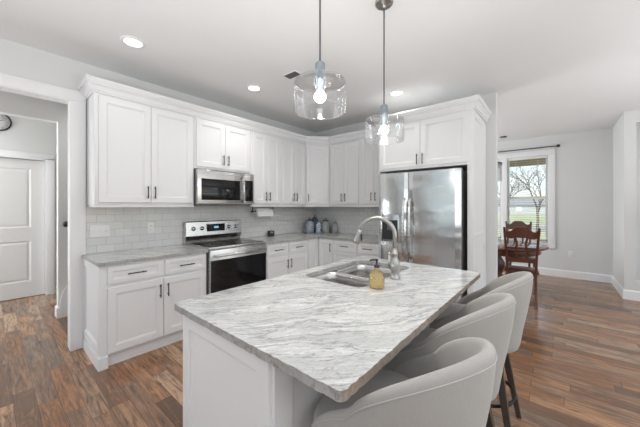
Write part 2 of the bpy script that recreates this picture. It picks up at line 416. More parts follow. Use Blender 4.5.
# left wall with a window and an added opening, wall behind the camera with two added windows (all unseen, let daylight in)
w = MB(); w.box(XL - .12, XL, YBK, -3.1, 0, H); w.box(XL - .12, XL, -.7, .35, 0, H); w.box(XL - .12, XL, -3.1, -.7, 0, .72); w.box(XL - .12, XL, -3.1, -.7, 2.48, H); w.box(XL - .12, XL, 3.45, YA, 0, H); w.box(XL - .12, XL, .35, 3.45, 0, .72); w.box(XL - .12, XL, .35, 3.45, 2.48, H)
struct('wall_left', w, 'wall_paint')
w = MB(); w.box(XL, -.6, YBK - .12, YBK, 0, H); w.box(3.0, 3.2, YBK - .12, YBK, 0, H); w.box(5.6, 6.14, YBK - .12, YBK, 0, H)
for a, c in ((-.6, 3.0), (3.2, 5.6)): w.box(a, c, YBK - .12, YBK, 0, .55); w.box(a, c, YBK - .12, YBK, 2.45, H)
struct('wall_front', w, 'wall_paint')
MB().box(XL - .06, XL - .055, .35, 3.45, .72, 2.48).build('left_window_dimmer', 'tinted_glass')['kind'] = 'structure'  # unseen grey pane added to dim the daylight from the left
# dining room
w = MB(); ya0, ya1, yb0, yb1 = .14, .84, .925, 1.63
zb, zt = .64, 2.42
w.box(XD, XD + .15, -.89, ya0, 0, H); w.box(XD, XD + .15, yb1, 4.2, 0, H); w.box(XD, XD + .15, ya0, yb1, 0, zb); w.box(XD, XD + .15, ya0, yb1, zt, H)
w.box(XD, XD + .15, ya1, yb0, zb, zt)
struct('wall_dining', w, 'wall_paint')
struct('wall_dining_side', MB().box(6.26, XD, -.89, -.76, 0, H), 'wall_paint')
w = MB(); w.box(6.14, 6.26, YBK, -2.6, 0, H); w.box(6.14, 6.26, -.885, -.76, 0, H); w.box(6.14, 6.26, -2.6, -.885, 2.62, H); w.box(6.14, 6.26, -2.6, -.885, 0, .29)
struct('wall_dining_front', w, 'wall_paint')
w = MB(); w.box(XB, XD, 4.0, 4.12, 0, H); struct('wall_dining_back', w, 'wall_paint')
struct('wall_closet', MB().box(6.7, 6.8, -2.7, -.89, 0, H), 'wall_paint')
# hall behind the cased opening
w = MB(); w.box(.55, 3.2, 4.74, 4.86, 0, H); w.box(-2.0, .55, 4.74, 4.86, 2.44, H)
struct('wall_hall_inner', w, 'hall_paint')
w = MB(); w.box(.585, 3.2, 6.1, 6.25, 0, H); w.box(-2.0, -.36, 6.1, 6.25, 0, H); w.box(-.36, .585, 6.1, 6.25, 2.12, H)
struct('wall_hall', w, 'hall_paint')
struct('hall_door_light_block', MB().box(-.5, .75, 6.26, 6.3, 0, 2.4), 'hall_paint')  # unseen backing added to stop daylight leaking around the hall door
struct('wall_hall_left', MB().box(-2.12, -2.0, YA, 6.25, 0, H), 'hall_paint')
struct('wall_hall_right', MB().box(3.2, 3.3, YA + .12, 6.25, 0, H), 'hall_paint')
# tile backsplash on both kitchen walls
struct('wall_tile_back', MB().box(.612, XB, YA - .008, YA, .905, 1.42), 'tile_a')
struct('wall_tile_right', MB().box(XB - .008, XB, 1.80, YA - .008, .905, 1.42), 'tile_b')

# casing of the hall opening
BP = [(0, 0), (.016, 0), (.016, .11), (.010, .125), (.004, .13), (0, .13)]      # baseboard profile
t = MB(); t.rbox(.505, .612, YA - .022, YA, 0, 2.405, .003); t.box(.498, .515, YA - .016, YA + .13, 0, 2.405)
t.rbox(-2.1, .612, YA - .022, YA, 2.405, 2.505, .003); t.box(-2.0, .52, YA - .012, YA + .13, 2.395, 2.41)
struct('trim_1', t, 'white_trim')
# dining baseboards
b = MB(); b.sweep([(XD, 4.0), (XD, -.76), (6.14, -.76), (6.14, -2.6)], [(o, z * 1.1) for o, z in BP]); 
struct('baseboard_dining', b, 'white_trim')
b = MB(); b.sweep([(3.2, 4.74), (.55, 4.74), (.55, 4.86), (3.2, 4.86)][::-1], BP)
struct('baseboard_hall', b, 'white_trim')
b = MB(); b.sweep([(.585 + .09, 6.1), (3.2, 6.1)], BP); struct('baseboard_hall_back', b, 'white_trim')
b = MB(); b.sweep([(XB, .685), (XB, .58), (XB + .12, .58)], BP); struct('baseboard_right', b, 'white_trim')
# stair skirt rising to the right along the inner hall wall, with carpeted steps beside it
t = MB(); n = 5
sk = [(.565, .0), (.565, .20), (.585, .30), (.625, .375), (.68, .43), (1.9, 1.30), (1.9, .0)]
vs = [(x, 4.74, z) for x, z in sk] + [(x, 4.715, z) for x, z in sk]; k = len(sk)
t.add(vs, [tuple(range(k)), tuple(range(2 * k - 1, k - 1, -1))] + [(i, (i + 1) % k, k + (i + 1) % k, k + i) for i in range(k)])
struct('trim_2', t, 'white_trim')
t = MB()
for i in range(5): t.box(.74 + i * .26, 2.2, 3.72, 4.71, i * .185, (i + 1) * .185)
struct('trim_stair', t, 'tread')
# dining outside corner casing edge (white opening trim at right edge)

# hall door (two panel) with its casing
d = bpy.data.objects.new('door_1', None); COL.objects.link(d); d.location = (-.34, 6.16, 0); d['kind'] = 'structure'
m = MB()
def door_panels(m, W_, H_, yf):
    m.box(0, W_, yf + .012, yf + .04, .008, H_)
    st = .15; xs = (st, W_ - st); zz = ((.24, .86), (1.06, H_ - .13))
    for x0, x1 in ((0, st), (W_ - st, W_)): m.box(x0, x1, yf, yf + .012, .008, H_)
    for z0, z1 in ((.008, .24), (.86, 1.06), (H_ - .13, H_)): m.box(st, W_ - st, yf, yf + .012, z0, z1)
    for z0, z1 in zz:
        r = [(0, 0), (.022, .011), (.05, .004)]; vs = []; fs = []
        for i, dd in r: vs += [(xs[0] + i, yf + dd, z0 + i), (xs[1] - i, yf + dd, z0 + i), (xs[1] - i, yf + dd, z1 - i), (xs[0] + i, yf + dd, z1 - i)]
        for j in range(2):
            for k in range(4): q = (k + 1) % 4; fs.append((j * 4 + k, j * 4 + q, j * 4 + 4 + q, j * 4 + 4 + k))
        fs.append((8, 9, 10, 11)); m.add(vs, fs)
door_panels(m, .90, 2.09, 0)
m.build('door_leaf', 'door_paint', d)
m = MB(); m.tube([(.08, -.03, .96), (.08, 0, .96)], .01); m.sphere((.08, -.045, .96), .026); m.build('door_handle', 'black', d)
t = MB(); t.rbox(.575, .665, 6.078, 6.1, 0, 2.13, .003); t.rbox(-.45, -.36, 6.078, 6.1, 0, 2.13, .003); t.rbox(-.45, .665, 6.078, 6.1, 2.11, 2.20, .003)
t.box(.565, .585, 6.08, 6.16, 0, 2.12); t.box(-.36, .585, 6.08, 6.16, 2.10, 2.12)
struct('trim_4', t, 'white_trim')

# ------------------------------------------------------------------ dining window
wn = bpy.data.objects.new('window_1', None); COL.objects.link(wn); wn.location = (XD, (ya0 + yb1) / 2, zb); wn['kind'] = 'structure'
yc = (ya0 + yb1) / 2; zh = 1.555 - zb; HT = zt - zb; hw = (yb1 - ya0) / 2
m = MB()
for a, c in ((-hw - .105, -hw + .005), (hw - .005, hw + .105)): m.rbox(-.022, 0, a, c, -.1, HT + .1, .003)
m.rbox(-.024, 0, -hw - .105, hw + .105, HT - .005, HT + .1, .003); m.rbox(-.024, 0, -hw - .105, hw + .105, -.1, .0, .003)
m.rbox(-.05, .05, -hw - .02, hw + .02, -.012, .014, .003)
m.build('window_frame', 'white_trim', wn)
m = MB(); m.rbox(-.018, .1, ya1 - yc - .01, yb0 - yc + .01, 0, HT, .003); m.build('mullion', 'white_trim', wn)
for a, c in ((ya0 - yc, ya1 - yc), (yb0 - yc, yb1 - yc)):
    s_ = MB(); x0, x1 = .06, .10
    s_.box(x0, x1, a, a + .045, 0, HT); s_.box(x0, x1, c - .045, c, 0, HT); s_.box(x0, x1, a, c, 0, .06); s_.box(x0, x1, a, c, HT - .05, HT)
    s_.box(x0 - .01, x1, a, c, zh - .025, zh + .025)
    so = s_.build('sash', 'white_trim', wn)
    MB().box(.078, .082, a + .045, c - .045, .06, HT - .05).build('pane', 'window_glass', so)
# white slatted blinds in the two openings
for i, (a, c, lb) in enumerate(((ya0, ya1, 'white slatted window blind behind the dining chairs, right of the mullion'),
                            (yb0, yb1, 'white slatted window blind left of the mullion, mostly behind the fridge wall'))):
    r = thing('window_blind', lb, 'blind', (XD + .028, (a + c) / 2, zb + .02), 0, 'dining window blinds')
    hw2 = (c - a) / 2 - .012; m = MB(); z = .05
    while z < HT - .10:
        q_ = MB().box(-.023, .023, -hw2, hw2, -.0017, .0017).xf(Matrix.Translation((0, 0, z)) @ Matrix.Rotation(radians(-9), 4, 'Y')); m.add(q_.v, q_.f); z += .046
    m.build('slats', 'slat', r)
    MB().rbox(-.024, .024, -hw2, hw2, HT - .075, HT - .025, .003).build('headrail', 'slat', r)
    MB().rbox(-.024, .024, -hw2, hw2, 0.005, .022, .003).build('bottom_rail', 'slat', r)
    m = MB()
    for yy in (-hw2 * .55, hw2 * .55): m.tube([(0.0235, yy, .02), (0.0235, yy, HT - .07)], .0015, 6); m.tube([(-.0235, yy, .02), (-.0235, yy, HT - .07)], .0015, 6)
    m.build('ladder_cord', 'slat', r)
r = thing('curtain_rod', 'thin dark metal curtain rod with end knob above the dining window', 'curtain rod', (XD - .07, yc, 2.565))
MB().tube([(0, -hw - .13, 0), (0, hw + .13, 0)], .0105, 12).build('rod', 'brass_rod', r)
for sgn in (-1, 1):
    MB().sphere((0, sgn * (hw + .15), 0), .030).build('finial', 'brass_rod', r)
    m = MB(); m.tube([(0, sgn * (hw + .05), 0), (.068, sgn * (hw + .05), 0)], .007); m.lathe([(.02, -.004), (.02, .004)], 0, 0)
    m2 = MB(); m2.tube([(0, sgn * (hw + .05), 0), (.068, sgn * (hw + .05), 0)], .007); m2.build('bracket', 'brass_rod', r)

# ------------------------------------------------------------------ outdoors
struct('ground', MB().box(7.5, 160, -70, 110, -.6, -.4), 'lawn')
tag(MB().box(26, 32, -70, 110, -.41, -.385).build('street', 'asphalt'), 'grey street strip beyond the lawn through the window', 'street')
t = MB(); t.box(9.2, 9.4, -3, 8, 2.47, 2.72); t.box(7.4, 9.4, -3, 8, 2.72, 2.8); struct('trim_porch', t, 'porch_tan')
def tree(x, y, hgt, seed, label, spread=.55):
    rnd = random.Random(seed); r = thing('bare_tree', label, 'tree', (x, y, -.4), 0, 'bare trees on the lawn'); tr = MB(); tw = MB()
    def br(p, d, L, rad, lev):
        q = p + d * L; (tr if lev < 2 else tw).tube([p, (p + q) / 2 + Vector((rnd.uniform(-.05, .05) * L,) * 3), q], [rad, rad * .85, rad * .66], 6 if lev < 2 else 4)
        if lev >= 5: return
        for k in range(3 if lev < 2 else 3):
            nd = (d + Vector((rnd.uniform(-1, 1), rnd.uniform(-1, 1), rnd.uniform(-.3, .6))) * spread * 1.3).normalized()
            br(q if k else p + d * L * .7, nd, L * rnd.uniform(.62, .8), rad * .62, lev + 1)
    br(Vector((0, 0, 0)), Vector((0, 0, 1)), hgt * .3, hgt * .016, 0)
    tr.build('trunk', 'bark', r); tw.build('branches', 'twig', r)
tree(24, 1.05, 5.6, 3, 'bare brown tree seen through the right half of the window')
tree(36, 4.3, 5.6, 5, 'smaller bare tree farther off, left in the window view')
def house(x, y, w_, d_, h_, label):
    r = thing('house', label, 'house', (x, y, -.4))
    MB().box(0, d_, -w_ / 2, w_ / 2, 0, h_).build('wall', 'siding', r)
    m = MB(); vs = [(-.4, -w_ / 2 - .4, h_), (d_ + .4, -w_ / 2 - .4, h_), (d_ + .4, w_ / 2 + .4, h_), (-.4, w_ / 2 + .4, h_), (d_ / 2, -w_ / 2 - .4, h_ + 1.3), (d_ / 2, w_ / 2 + .4, h_ + 1.3)]
    m.add(vs, [(0, 1, 2, 3), (0, 3, 5, 4), (1, 4, 5, 2), (0, 4, 1), (3, 2, 5)]); m.build('roof', 'roofing', r)
    for yy in (-.28, .22): 
        MB().box(-.03, 0, yy * w_ - .5, yy * w_ + .5, .7, 1.6).build('window', 'white_trim', r)
house(75, 2.0, 20, 9, 2.0, 'low grey house across the street, seen through the right window pane')

# ------------------------------------------------------------------ cabinets
def pull(parent, x, z, vertical=True, L=.128, yf=-.02):
    m = MB(); r = .0052; yb = yf - .028
    if vertical:
        m.tube([(x, yb, z - L / 2), (x, yb, z + L / 2)], r, 8)
        for s_ in (-1, 1): m.tube([(x, yf, z + s_ * L * .36), (x, yb, z + s_ * L * .36)], .004, 8)
    else:
        m.tube([(x - L / 2, yb, z), (x + L / 2, yb, z)], r, 8)
        for s_ in (-1, 1): m.tube([(x + s_ * L * .36, yf, z), (x + s_ * L * .36, yb, z)], .004, 8)
    return m.build('handle', 'black', parent)
def mkdoor(root, x0, x1, z0, z1, hside=None, hz=None, name='door', st=.058):
    o = MB().panel(x0, x1, z0, z1, -.02, .0195, st).build(name, 'cabinet_white', root)
    if name == 'drawer': pull(o, (x0 + x1) / 2, (z0 + z1) / 2, False, .15)
    elif hside: pull(o, x1 - .032 if hside == 'r' else x0 + .032, hz)
    return o
def upper(loc, rz, w_, z0, z1, n, label, depth=.318, l=.022, r=.022, hside='l', top=2.455, zb_=.025):
    t = thing('upper_cabinet', label, 'cabinet', (loc[0], loc[1], z0), rz, 'white wall cabinets')
    MB().rbox(0, w_, 0, depth, 0, top - z0, .0015).build('body', 'cabinet_white', t)
    a, c = l, w_ - r; zl, zh_ = zb_, z1 - z0 - .012; hz = zl + .105
    if n == 2:
        mm = (a + c) / 2; mkdoor(t, a, mm - .002, zl, zh_, 'r', hz); mkdoor(t, mm + .002, c, zl, zh_, 'l', hz)
    else: mkdoor(t, a, c, zl, zh_, hside, hz)
    return t
FA = 3.245; zU = 1.40
upper((.62, FA), 0, .922, zU, 2.43, 2, 'white two-door wall cabinet at the left end, beside the hall opening', l=.03, r=.02)
upper((1.547, FA), 0, .788, 1.835, 2.43, 2, 'short white two-door wall cabinet directly above the microwave')
upper((2.338, FA), 0, .558, zU, 2.43, 2, 'white two-door wall cabinet just right of the microwave')
upper((2.90, FA), 0, .548, zU, 2.43, 2, 'white two-door wall cabinet left of the angled corner cabinet')
# angled corner cabinet
t = thing('corner_upper_cabinet', 'white angled one-door wall cabinet in the kitchen corner above the canisters', 'cabinet', (3.45, FA, zU), radians(-45), 'white wall cabinets')
c45 = cos(radians(45))
def w2l(x, y): dx, dy = x - 3.45, y - FA; return (dx * c45 - dy * c45, dx * c45 + dy * c45)
poly = [w2l(*p) for p in ((3.45, FA), (3.74, 2.955), (XB - .002, 2.955), (XB - .002, YA - .002), (3.45, YA - .002))]
MB().prism(poly, 0, 2.455 - zU).build('body', 'cabinet_white', t)
dl = math.hypot(.29, .29); mkdoor(t, .018, dl - .018, .025, 2.43 - zU - .012, 'l', .13)
FB = 3.74
upper((FB, 2.953), -pi / 2, .605, zU, 2.43, 2, 'white two-door wall cabinet right of the angled corner cabinet', depth=.316)
upper((FB, 2.346), -pi / 2, .512, zU, 2.43, 2, 'white two-door wall cabinet beside the fridge, behind the far pendant', depth=.316, r=.04)
# fridge enclosure: tall panels and deep cabinet over the fridge
FF = 3.37; yfl, yfr = 1.83, .705
t = thing('fridge_cabinet', 'tall white fridge surround with deep two-door cabinet above the fridge', 'cabinet', (FF, yfl, 0), -pi / 2)
wf = yfl - yfr; dp = XB - FF - .002
m = MB(); m.box(.0, wf, .0, dp, 1.845, 2.455); m.build('body', 'cabinet_white', t)
MB().rbox(0, .02, 0.0, dp, 0, 1.844, .0015).build('side_panel', 'cabinet_white', t)
m = MB(); m.rbox(wf - .045, wf, 0, dp - .02, 0, 1.844, .0015); m.build('side_panel', 'cabinet_white', t)
m = MB()   # applied shaker panels on the exposed side (faces -y in the room, +x here)
for z0, z1 in ((.13, 1.0), (1.0, 2.44)):
    p_ = MB().panel(0.0, dp, z0, z1, 0, .0135, .07); p_.xf(Matrix.Translation((wf + .0137, 0, 0)) @ Matrix.Rotation(pi / 2, 4, 'Z')); m.v += []; m.add(p_.v, p_.f)
m.build('end_panel', 'cabinet_white', t)
MB().box(wf, wf + .014, -.0, dp, 0, .13).build('base_board', 'cabinet_white', t)
x0 = .028; mm = .60 * wf * .93
mm = wf / 2 + .005
mkdoor(t, x0, mm - .002, 1.872, 2.418, 'r', 1.872 + .085); mkdoor(t, mm + .002, wf - .03, 1.872, 2.418, 'l', 1.872 + .085)

# crown moulding along all the wall cabinets
CP = [(0, 2.438), (.012, 2.438), (.012, 2.456), (.020, 2.456), (.022, 2.470), (.032, 2.492), (.047, 2.507), (.047, 2.521), (.057, 2.521), (.059, 2.532), (.066, 2.540), (.066, 2.556), (0, 2.556)]
m = MB(); m.sweep([(.618, YA - .001), (.618, FA - .002), (3.449, FA - .002), (3.738, 2.954), (3.738, yfl + .002), (FF - .002, yfl + .002), (FF - .002, yfr - .0165), (XB - .001, yfr - .0165)], CP)
tag(m.build('crown_moulding', 'cabinet_white'), 'white stepped crown moulding running along the tops of the wall cabinets', 'moulding')
LP = [(-.017, 1.378), (-.002, 1.378), (-.002, 1.399), (-.017, 1.399)]
m = MB(); m.sweep([(.625, YA - .02), (.625, FA), (1.545, FA)], LP)
tag(m.build('light_rail', 'cabinet_white'), 'thin white light rail strip under the left wall cabinet', 'trim')
m = MB(); m.sweep([(2.342, FA), (3.45, FA), (3.74, 2.955), (3.74, yfl + .005)], LP)
tag(m.build('light_rail', 'cabinet_white'), 'long thin white light rail strip under the wall cabinets from microwave to fridge', 'trim')

CF = 2.945
def base_cab(loc, rz, w_, items, label, depth=.60, endp=False, x_off=0):
    t = thing('base_cabinet', label, 'cabinet', (loc[0], loc[1], 0), rz, 'white base cabinets')
    MB().box(0, w_, 0, depth, .105, .882).build('body', 'cabinet_white', t)
    MB().box(.0 if not endp else .05, w_, .03, depth, 0, .105).build('toe_kick', 'cabinet_white', t)
    for k, a, c, z0, z1, hs in items:
        if k == 'drawer': mkdoor(t, a, c, z0, z1, name='drawer', st=.036)
        else: mkdoor(t, a, c, z0, z1, hs, z1 - .11)
    return t
L_ = .935
t = base_cab((.605, CF), 0, L_, [('drawer', .045, .475, .715, .862, 0), ('drawer', .505, L_ - .02, .715, .862, 0),
      ('door', .045, .488, .125, .685, 'r'), ('door', .494, L_ - .02, .125, .685, 'l')],
      'white base cabinet left of the range, with two drawers over two doors', endp=True)
m = MB(); p_ = MB().panel(-.618, 0.0, .12, .882, 0, .0135, .07); p_.xf(Matrix.Translation((-.0137, 0, 0)) @ Matrix.Rotation(-pi / 2, 4, 'Z')); m.add(p_.v, p_.f)
m.build('end_panel', 'cabinet_white', t)
m = MB(); m.box(0, .05, 0, .60, 0, .105); m.box(-.018, .052, -.012, .618, 0, .10); m.build('base_board', 'cabinet_white', t)
w_ = 3.175 - 2.345
base_cab((2.345, CF), 0, w_, [('drawer', .03, w_ / 2 - .014, .715, .862, 0), ('drawer', w_ / 2 + .014, w_ - .02, .715, .862, 0),
      ('door', .03, w_ / 2 - .002, .125, .685, 'r'), ('door', w_ / 2 + .002, w_ - .02, .125, .685, 'l')],
      'white base cabinet right of the range, with two drawers over two doors')
t = thing('corner_base_cabinet', 'white blind corner base cabinet below the canisters, one tall door', 'cabinet', (3.177, CF, 0), 0, 'white base cabinets')
MB().prism([(0, 0), (.263, 0), (.263, -.31), (.88, -.31), (.88, .60), (0, .60)], 0, .882).build('body', 'cabinet_white', t)
MB().panel(.008, .243, .125, .862, -.012, .0115, .05).build('filler_panel', 'cabinet_white', t)
p_ = MB().panel(.022, .295, .125, .862, -.02, .0195, .05); p_.xf(Matrix.Translation((.263, 0, 0)) @ Matrix.Rotation(-pi / 2, 4, 'Z')); dd = p_.build('door', 'cabinet_white', t)
m = MB(); m.tube([(.263 - .048, -.265, .68), (.263 - .048, -.265, .81)], .0052, 8)
for z in (.70, .79): m.tube([(.263 - .048, -.265, z), (.263 - .02, -.265, z)], .004, 8)
m.build('handle', 'black', dd)
XBF = 3.44
base_cab((XBF, 2.633), -pi / 2, .43, [('drawer', .012, .418, .715, .862, 0), ('drawer', .012, .418, .43, .695, 0), ('drawer', .012, .418, .125, .41, 0)],
         'white three-drawer base cabinet on the fridge wall, next to the corner', depth=.615)
base_cab((XBF, 2.201), -pi / 2, .368, [('drawer', .012, .356, .715, .862, 0), ('drawer', .012, .356, .43, .695, 0), ('drawer', .012, .356, .125, .41, 0)],
         'white three-drawer base cabinet against the left side of the fridge surround', depth=.615)

# ------------------------------------------------------------------ countertops
def slab(poly, hole=None, brown=False, z0=.884, z1=.914, bev=.006):
    bm = bmesh.new()
    vs = [bm.verts.new((x, y, z1)) for x, y in poly]; es = [bm.edges.new((vs[i], vs[(i + 1) % len(vs)])) for i in range(len(vs))]
    if hole:
        hv = [bm.verts.new((x, y, z1)) for x, y in hole]; es += [bm.edges.new((hv[i], hv[(i + 1) % len(hv)])) for i in range(len(hv))]
    bmesh.ops.triangle_fill(bm, use_beauty=True, use_dissolve=False, edges=es)
    top = [[v.co.copy() for v in f.verts] for f in bm.faces]; bm.free()
    out = MB()
    for f in top:
        out.add(f, [tuple(range(len(f)))], mi=0); out.add([(v.x, v.y, z0) for v in f], [tuple(range(len(f)))], mi=0)
    for ring, mi0 in ((poly, 1), (hole or [], 1)):
        n = len(ring)
        for i in range(n):
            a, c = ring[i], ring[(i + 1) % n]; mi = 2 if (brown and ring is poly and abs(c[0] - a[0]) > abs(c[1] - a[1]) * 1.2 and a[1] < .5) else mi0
            out.add([(a[0], a[1], z0), (c[0], c[1], z0), (c[0], c[1], z1), (a[0], a[1], z1)], [(0, 1, 2, 3)], mi=mi)
    return out
def weld(o):
    bm = bmesh.new(); bm.from_mesh(o.data); bmesh.ops.remove_doubles(bm, verts=bm.verts[:], dist=.0002)
    bmesh.ops.recalc_face_normals(bm, faces=bm.faces[:]); bm.to_mesh(o.data); bm.free(); return o
tag(weld(slab([(.581, 2.912), (1.546, 2.912), (1.546, YA - .009), (.613, YA - .009), (.613, 3.54), (.581, 3.54)]).build('countertop', ['granite', 'granite_edge'])),
    'grey-veined white granite countertop left of the range', 'countertop')
tag(weld(slab([(2.338, 2.912), (3.405, 2.912), (3.405, 1.831), (XB - .009, 1.831), (XB - .009, YA - .009), (2.338, YA - .009)]).build('countertop', ['granite', 'granite_edge'])),
    'grey-veined granite countertop wrapping the corner right of the range', 'countertop')
def rrect(x0, x1, y0, y1, r, n=8):
    out = []
    for cx, cy, a0 in ((x1 - r, y0 + r, -90), (x1 - r, y1 - r, 0), (x0 + r, y1 - r, 90), (x0 + r, y0 + r, 180)):
        for i in range(n + 1): a = radians(a0 + 90 * i / n); out.append((cx + r * cos(a), cy + r * sin(a)))
    return out
rnd = random.Random(4)
SX0, SX1, SY0, SY1 = 1.385, 2.125, .862, 1.340
isl = []
base_poly = rrect(.58, 2.275, .418, 1.437, .022, 6)
for i, p in enumerate(base_poly):      # chiselled edge: small random offsets
    q = base_poly[(i + 1) % len(base_poly)]; dx, dy = q[0] - p[0], q[1] - p[1]; Ld = math.hypot(dx, dy); ns = max(1, int(Ld / .02))
    for k in range(ns):
        f = k / ns; o_ = rnd.uniform(-.002, .002) if ns > 1 else 0
        isl.append((p[0] + dx * f + dy / Ld * o_, p[1] + dy * f - dx / Ld * o_))
# ------------------------------------------------------------------ island
t = thing('kitchen_island', 'white panelled kitchen island under the veined granite top', 'kitchen island', (.614, .735, 0))
IW, ID = 1.61, .64
m = MB(); m.box(0, IW, 0, ID, 0, .60); m.box(0, .745, 0, ID, .60, .883); m.box(1.54, IW, 0, ID, .6, .883); m.box(.74, 1.55, 0, .10, .6, .883); m.box(.74, 1.55, .625, ID, .6, .883)
m.build('body', 'cabinet_white', t)
p_ = MB().panel(-ID, 0, .0, .883, 0, .014, .065); p_.xf(Matrix.Translation((-.014, 0, 0)) @ Matrix.Rotation(-pi / 2, 4, 'Z'))
p_.build('end_panel', 'cabinet_white', t)
p_ = MB().panel(0, ID, .0, .883, 0, .014, .065); p_.xf(Matrix.Translation((IW + .014, 0, 0)) @ Matrix.Rotation(pi / 2, 4, 'Z'))
p_.build('end_panel', 'cabinet_white', t)
for a, c in ((0, .805), (.805, 1.61)): MB().panel(a, c, 0, .883, -.014, .0138, .085).build('back_panel', 'cabinet_white', t)
for i, (a, c) in enumerate(((.02, .42), (.43, .82), (.83, 1.22), (1.23, 1.59))):
    p_ = MB().panel(-c, -a, .11, .86, -.02, .0195); p_.xf(Matrix.Translation((0, ID, 0)) @ Matrix.Rotation(pi, 4, 'Z')); dd = p_.build('door', 'cabinet_white', t)
    xh = c - .04 if i % 2 == 0 else a + .04; MB().tube([(xh, ID + .048, .66), (xh, ID + .048, .79)], .005, 8).build('handle', 'black', dd)
hole = rrect(SX0, SX1, SY0, SY1, .07, 8)
tag(weld(slab(isl, hole[::-1], True).build('island_countertop', ['granite', 'granite_edge', 'granite_edge_brown'])), 'large veined white granite slab on the island, with a sink cut-out', 'countertop')
# undermount double sink
t = thing('kitchen_sink', 'stainless steel double bowl sink set under the island countertop', 'sink', ((SX0 + SX1) / 2, (SY0 + SY1) / 2, .66))
hx, hy = (SX1 - SX0) / 2, (SY1 - SY0) / 2
def bowl(x0, x1, y0, y1, zt_, zb2, r):
    m = MB(); rings = []
    for ins, z, rr in ((-.006, zt_, r + .006), (0, zt_ - .002, r), (.004, zt_ - .06, r), (.010, zb2 + .035, r), (.020, zb2 + .012, r), (.045, zb2, r), (.10, zb2 - .003, .03)):
        rings.append([(x, y, z) for x, y in rrect(x0 + ins, x1 - ins, y0 + ins, y1 - ins, max(rr - ins * .6, .02), 6)])
    n = len(rings[0]); vs = [p for r_ in rings for p in r_]; fs = []
    for j in range(len(rings) - 1):
        for i in range(n): k = (i + 1) % n; fs.append((j * n + i, j * n + k, (j + 1) * n + k, (j + 1) * n + i))
    fs.append(tuple((len(rings) - 1) * n + i for i in range(n))); m.add(vs, fs, True)
    return m
dvx = -.02
bowl(-hx - .004, dvx - .010, -hy - .004, hy + .004, .222, .02, .07).build('bowl', 'sink_steel', t)
bowl(dvx + .010, hx + .004, -hy - .004, hy + .004, .222, .05, .07).build('bowl', 'sink_steel', t)
m = MB(); m.rbox(dvx - .017, dvx + .017, -hy, hy, .19, .205, .006); m.build('divider', 'sink_steel', t)
for x in ((-hx + dvx) / 2, (hx + dvx) / 2): MB().lathe([(.045, 0), (.045, .004), (.03, .005), (.028, .0), (.001, -.001)], x, 0, 24).build('drain', 'chrome', t).location = (0, 0, .02 if x < 0 else .05)
# faucet
fx, fy = 1.728, .818
t = thing('kitchen_faucet', 'brushed nickel gooseneck faucet with pull-down spray at the island sink', 'faucet', (fx, fy, .914))
m = MB(); m.lathe([(.033, 0), (.033, .006), (.027, .012), (.024, .03), (.024, .05), (.029, .055), (.029, .115), (.024, .122), (.019, .13), (.019, .155), (.022, .158), (.022, .165), (.017, .17), (.016, .2)], n=24)
m.build('body', 'nickel', t)
pts = [(0, 0, .19)]; R_ = .118; zc = .278
for i in range(0, 19):
    a = radians(163 * i / 18); pts.append((0, R_ - R_ * cos(a), zc + R_ * sin(a)))
RM = Matrix.Rotation(radians(22), 4, 'Z')
g = MB().tube(pts, .0142, 14); g.xf(RM); g.build('gooseneck', 'nickel', t)
q = pts[-1]; ta = Vector((0, sin(radians(163)), cos(radians(163)))); qv = Vector(q)
g = MB().tube([qv - ta * .004, qv + ta * .02, qv + ta * .078, qv + ta * .096], [.0155, .0165, .0225, .0205], 16); g.xf(RM)
sh = g.build('spray_head', 'nickel', t)
g = MB().rbox(-.006, .006, q[1] - .016, q[1] - .006, q[2] - .075, q[2] - .025, .003); g.xf(RM); g.build('spray_button', 'rubber', sh)
m = MB(); m.tube([(0, 0, .085), (-.052, .01, .085)], .016, 14); m.tube([(-.05, .01, .085), (-.058, .012, .105), (-.058, .012, .165)], [.010, .008, .0065], 10); m.sphere((-.058, .012, .168), .010)
m.build('lever', 'nickel', t)
# soap bottle
t = thing('soap_bottle', 'clear pump bottle of amber hand soap beside the island sink', 'soap bottle', (1.462, .805, .914))
pr = [(.040, 0), (.044, .004), (.045, .02), (.047, .045), (.044, .070), (.032, .092), (.018, .106), (.014, .114), (.014, .124)]
MB().lathe(pr, n=28).build('bottle', 'soap_glass', t)
MB().lathe([(r * .93, max(z, .003)) for r, z in pr[:6]], n=28).build('soap', 'soap', t)
m = MB(); m.lathe([(.016, .118), (.016, .132), (.006, .134), (.006, .156), (.009, .158), (.009, .166), (.003, .168)], n=16); m.tube([(0, 0, .162), (-.030, .018, .163), (-.040, .024, .158)], [.006, .005, .004], 8)
m.build('pump', 'rubber', t)

# ------------------------------------------------------------------ range
RX0, RX1, RF = 1.551, 2.333, 2.925
RW = RX1 - RX0
t = thing('electric_range', 'stainless steel electric range with black oven door, between the base cabinets', 'stove', (RX0, RF, 0))
RD = YA - .012 - RF
MB().box(0, RW, 0.0, RD, .03, .905).build('body', 'side_grey', t)
MB().rbox(-.0, RW, -.015, RD - .05, .905, .930, .004).build('cooktop_frame', 'steel', t)
m = MB(); m.box(.02, RW - .02, .005, RD - .09, .930, .9335); ct = m.build('cooktop_glass', 'black_glass', t)
for x, y, r in ((.2, .16, .09), (.2, .42, .075), (.57, .16, .11), (.57, .42, .075)):
    mm_ = MB(); mm_.lathe([(r, .9336), (r, .9340), (r - .004, .9340), (r - .004, .9336)], x, y, 40, cap=False); mm_.build('burner_ring', 'dark_steel', ct)
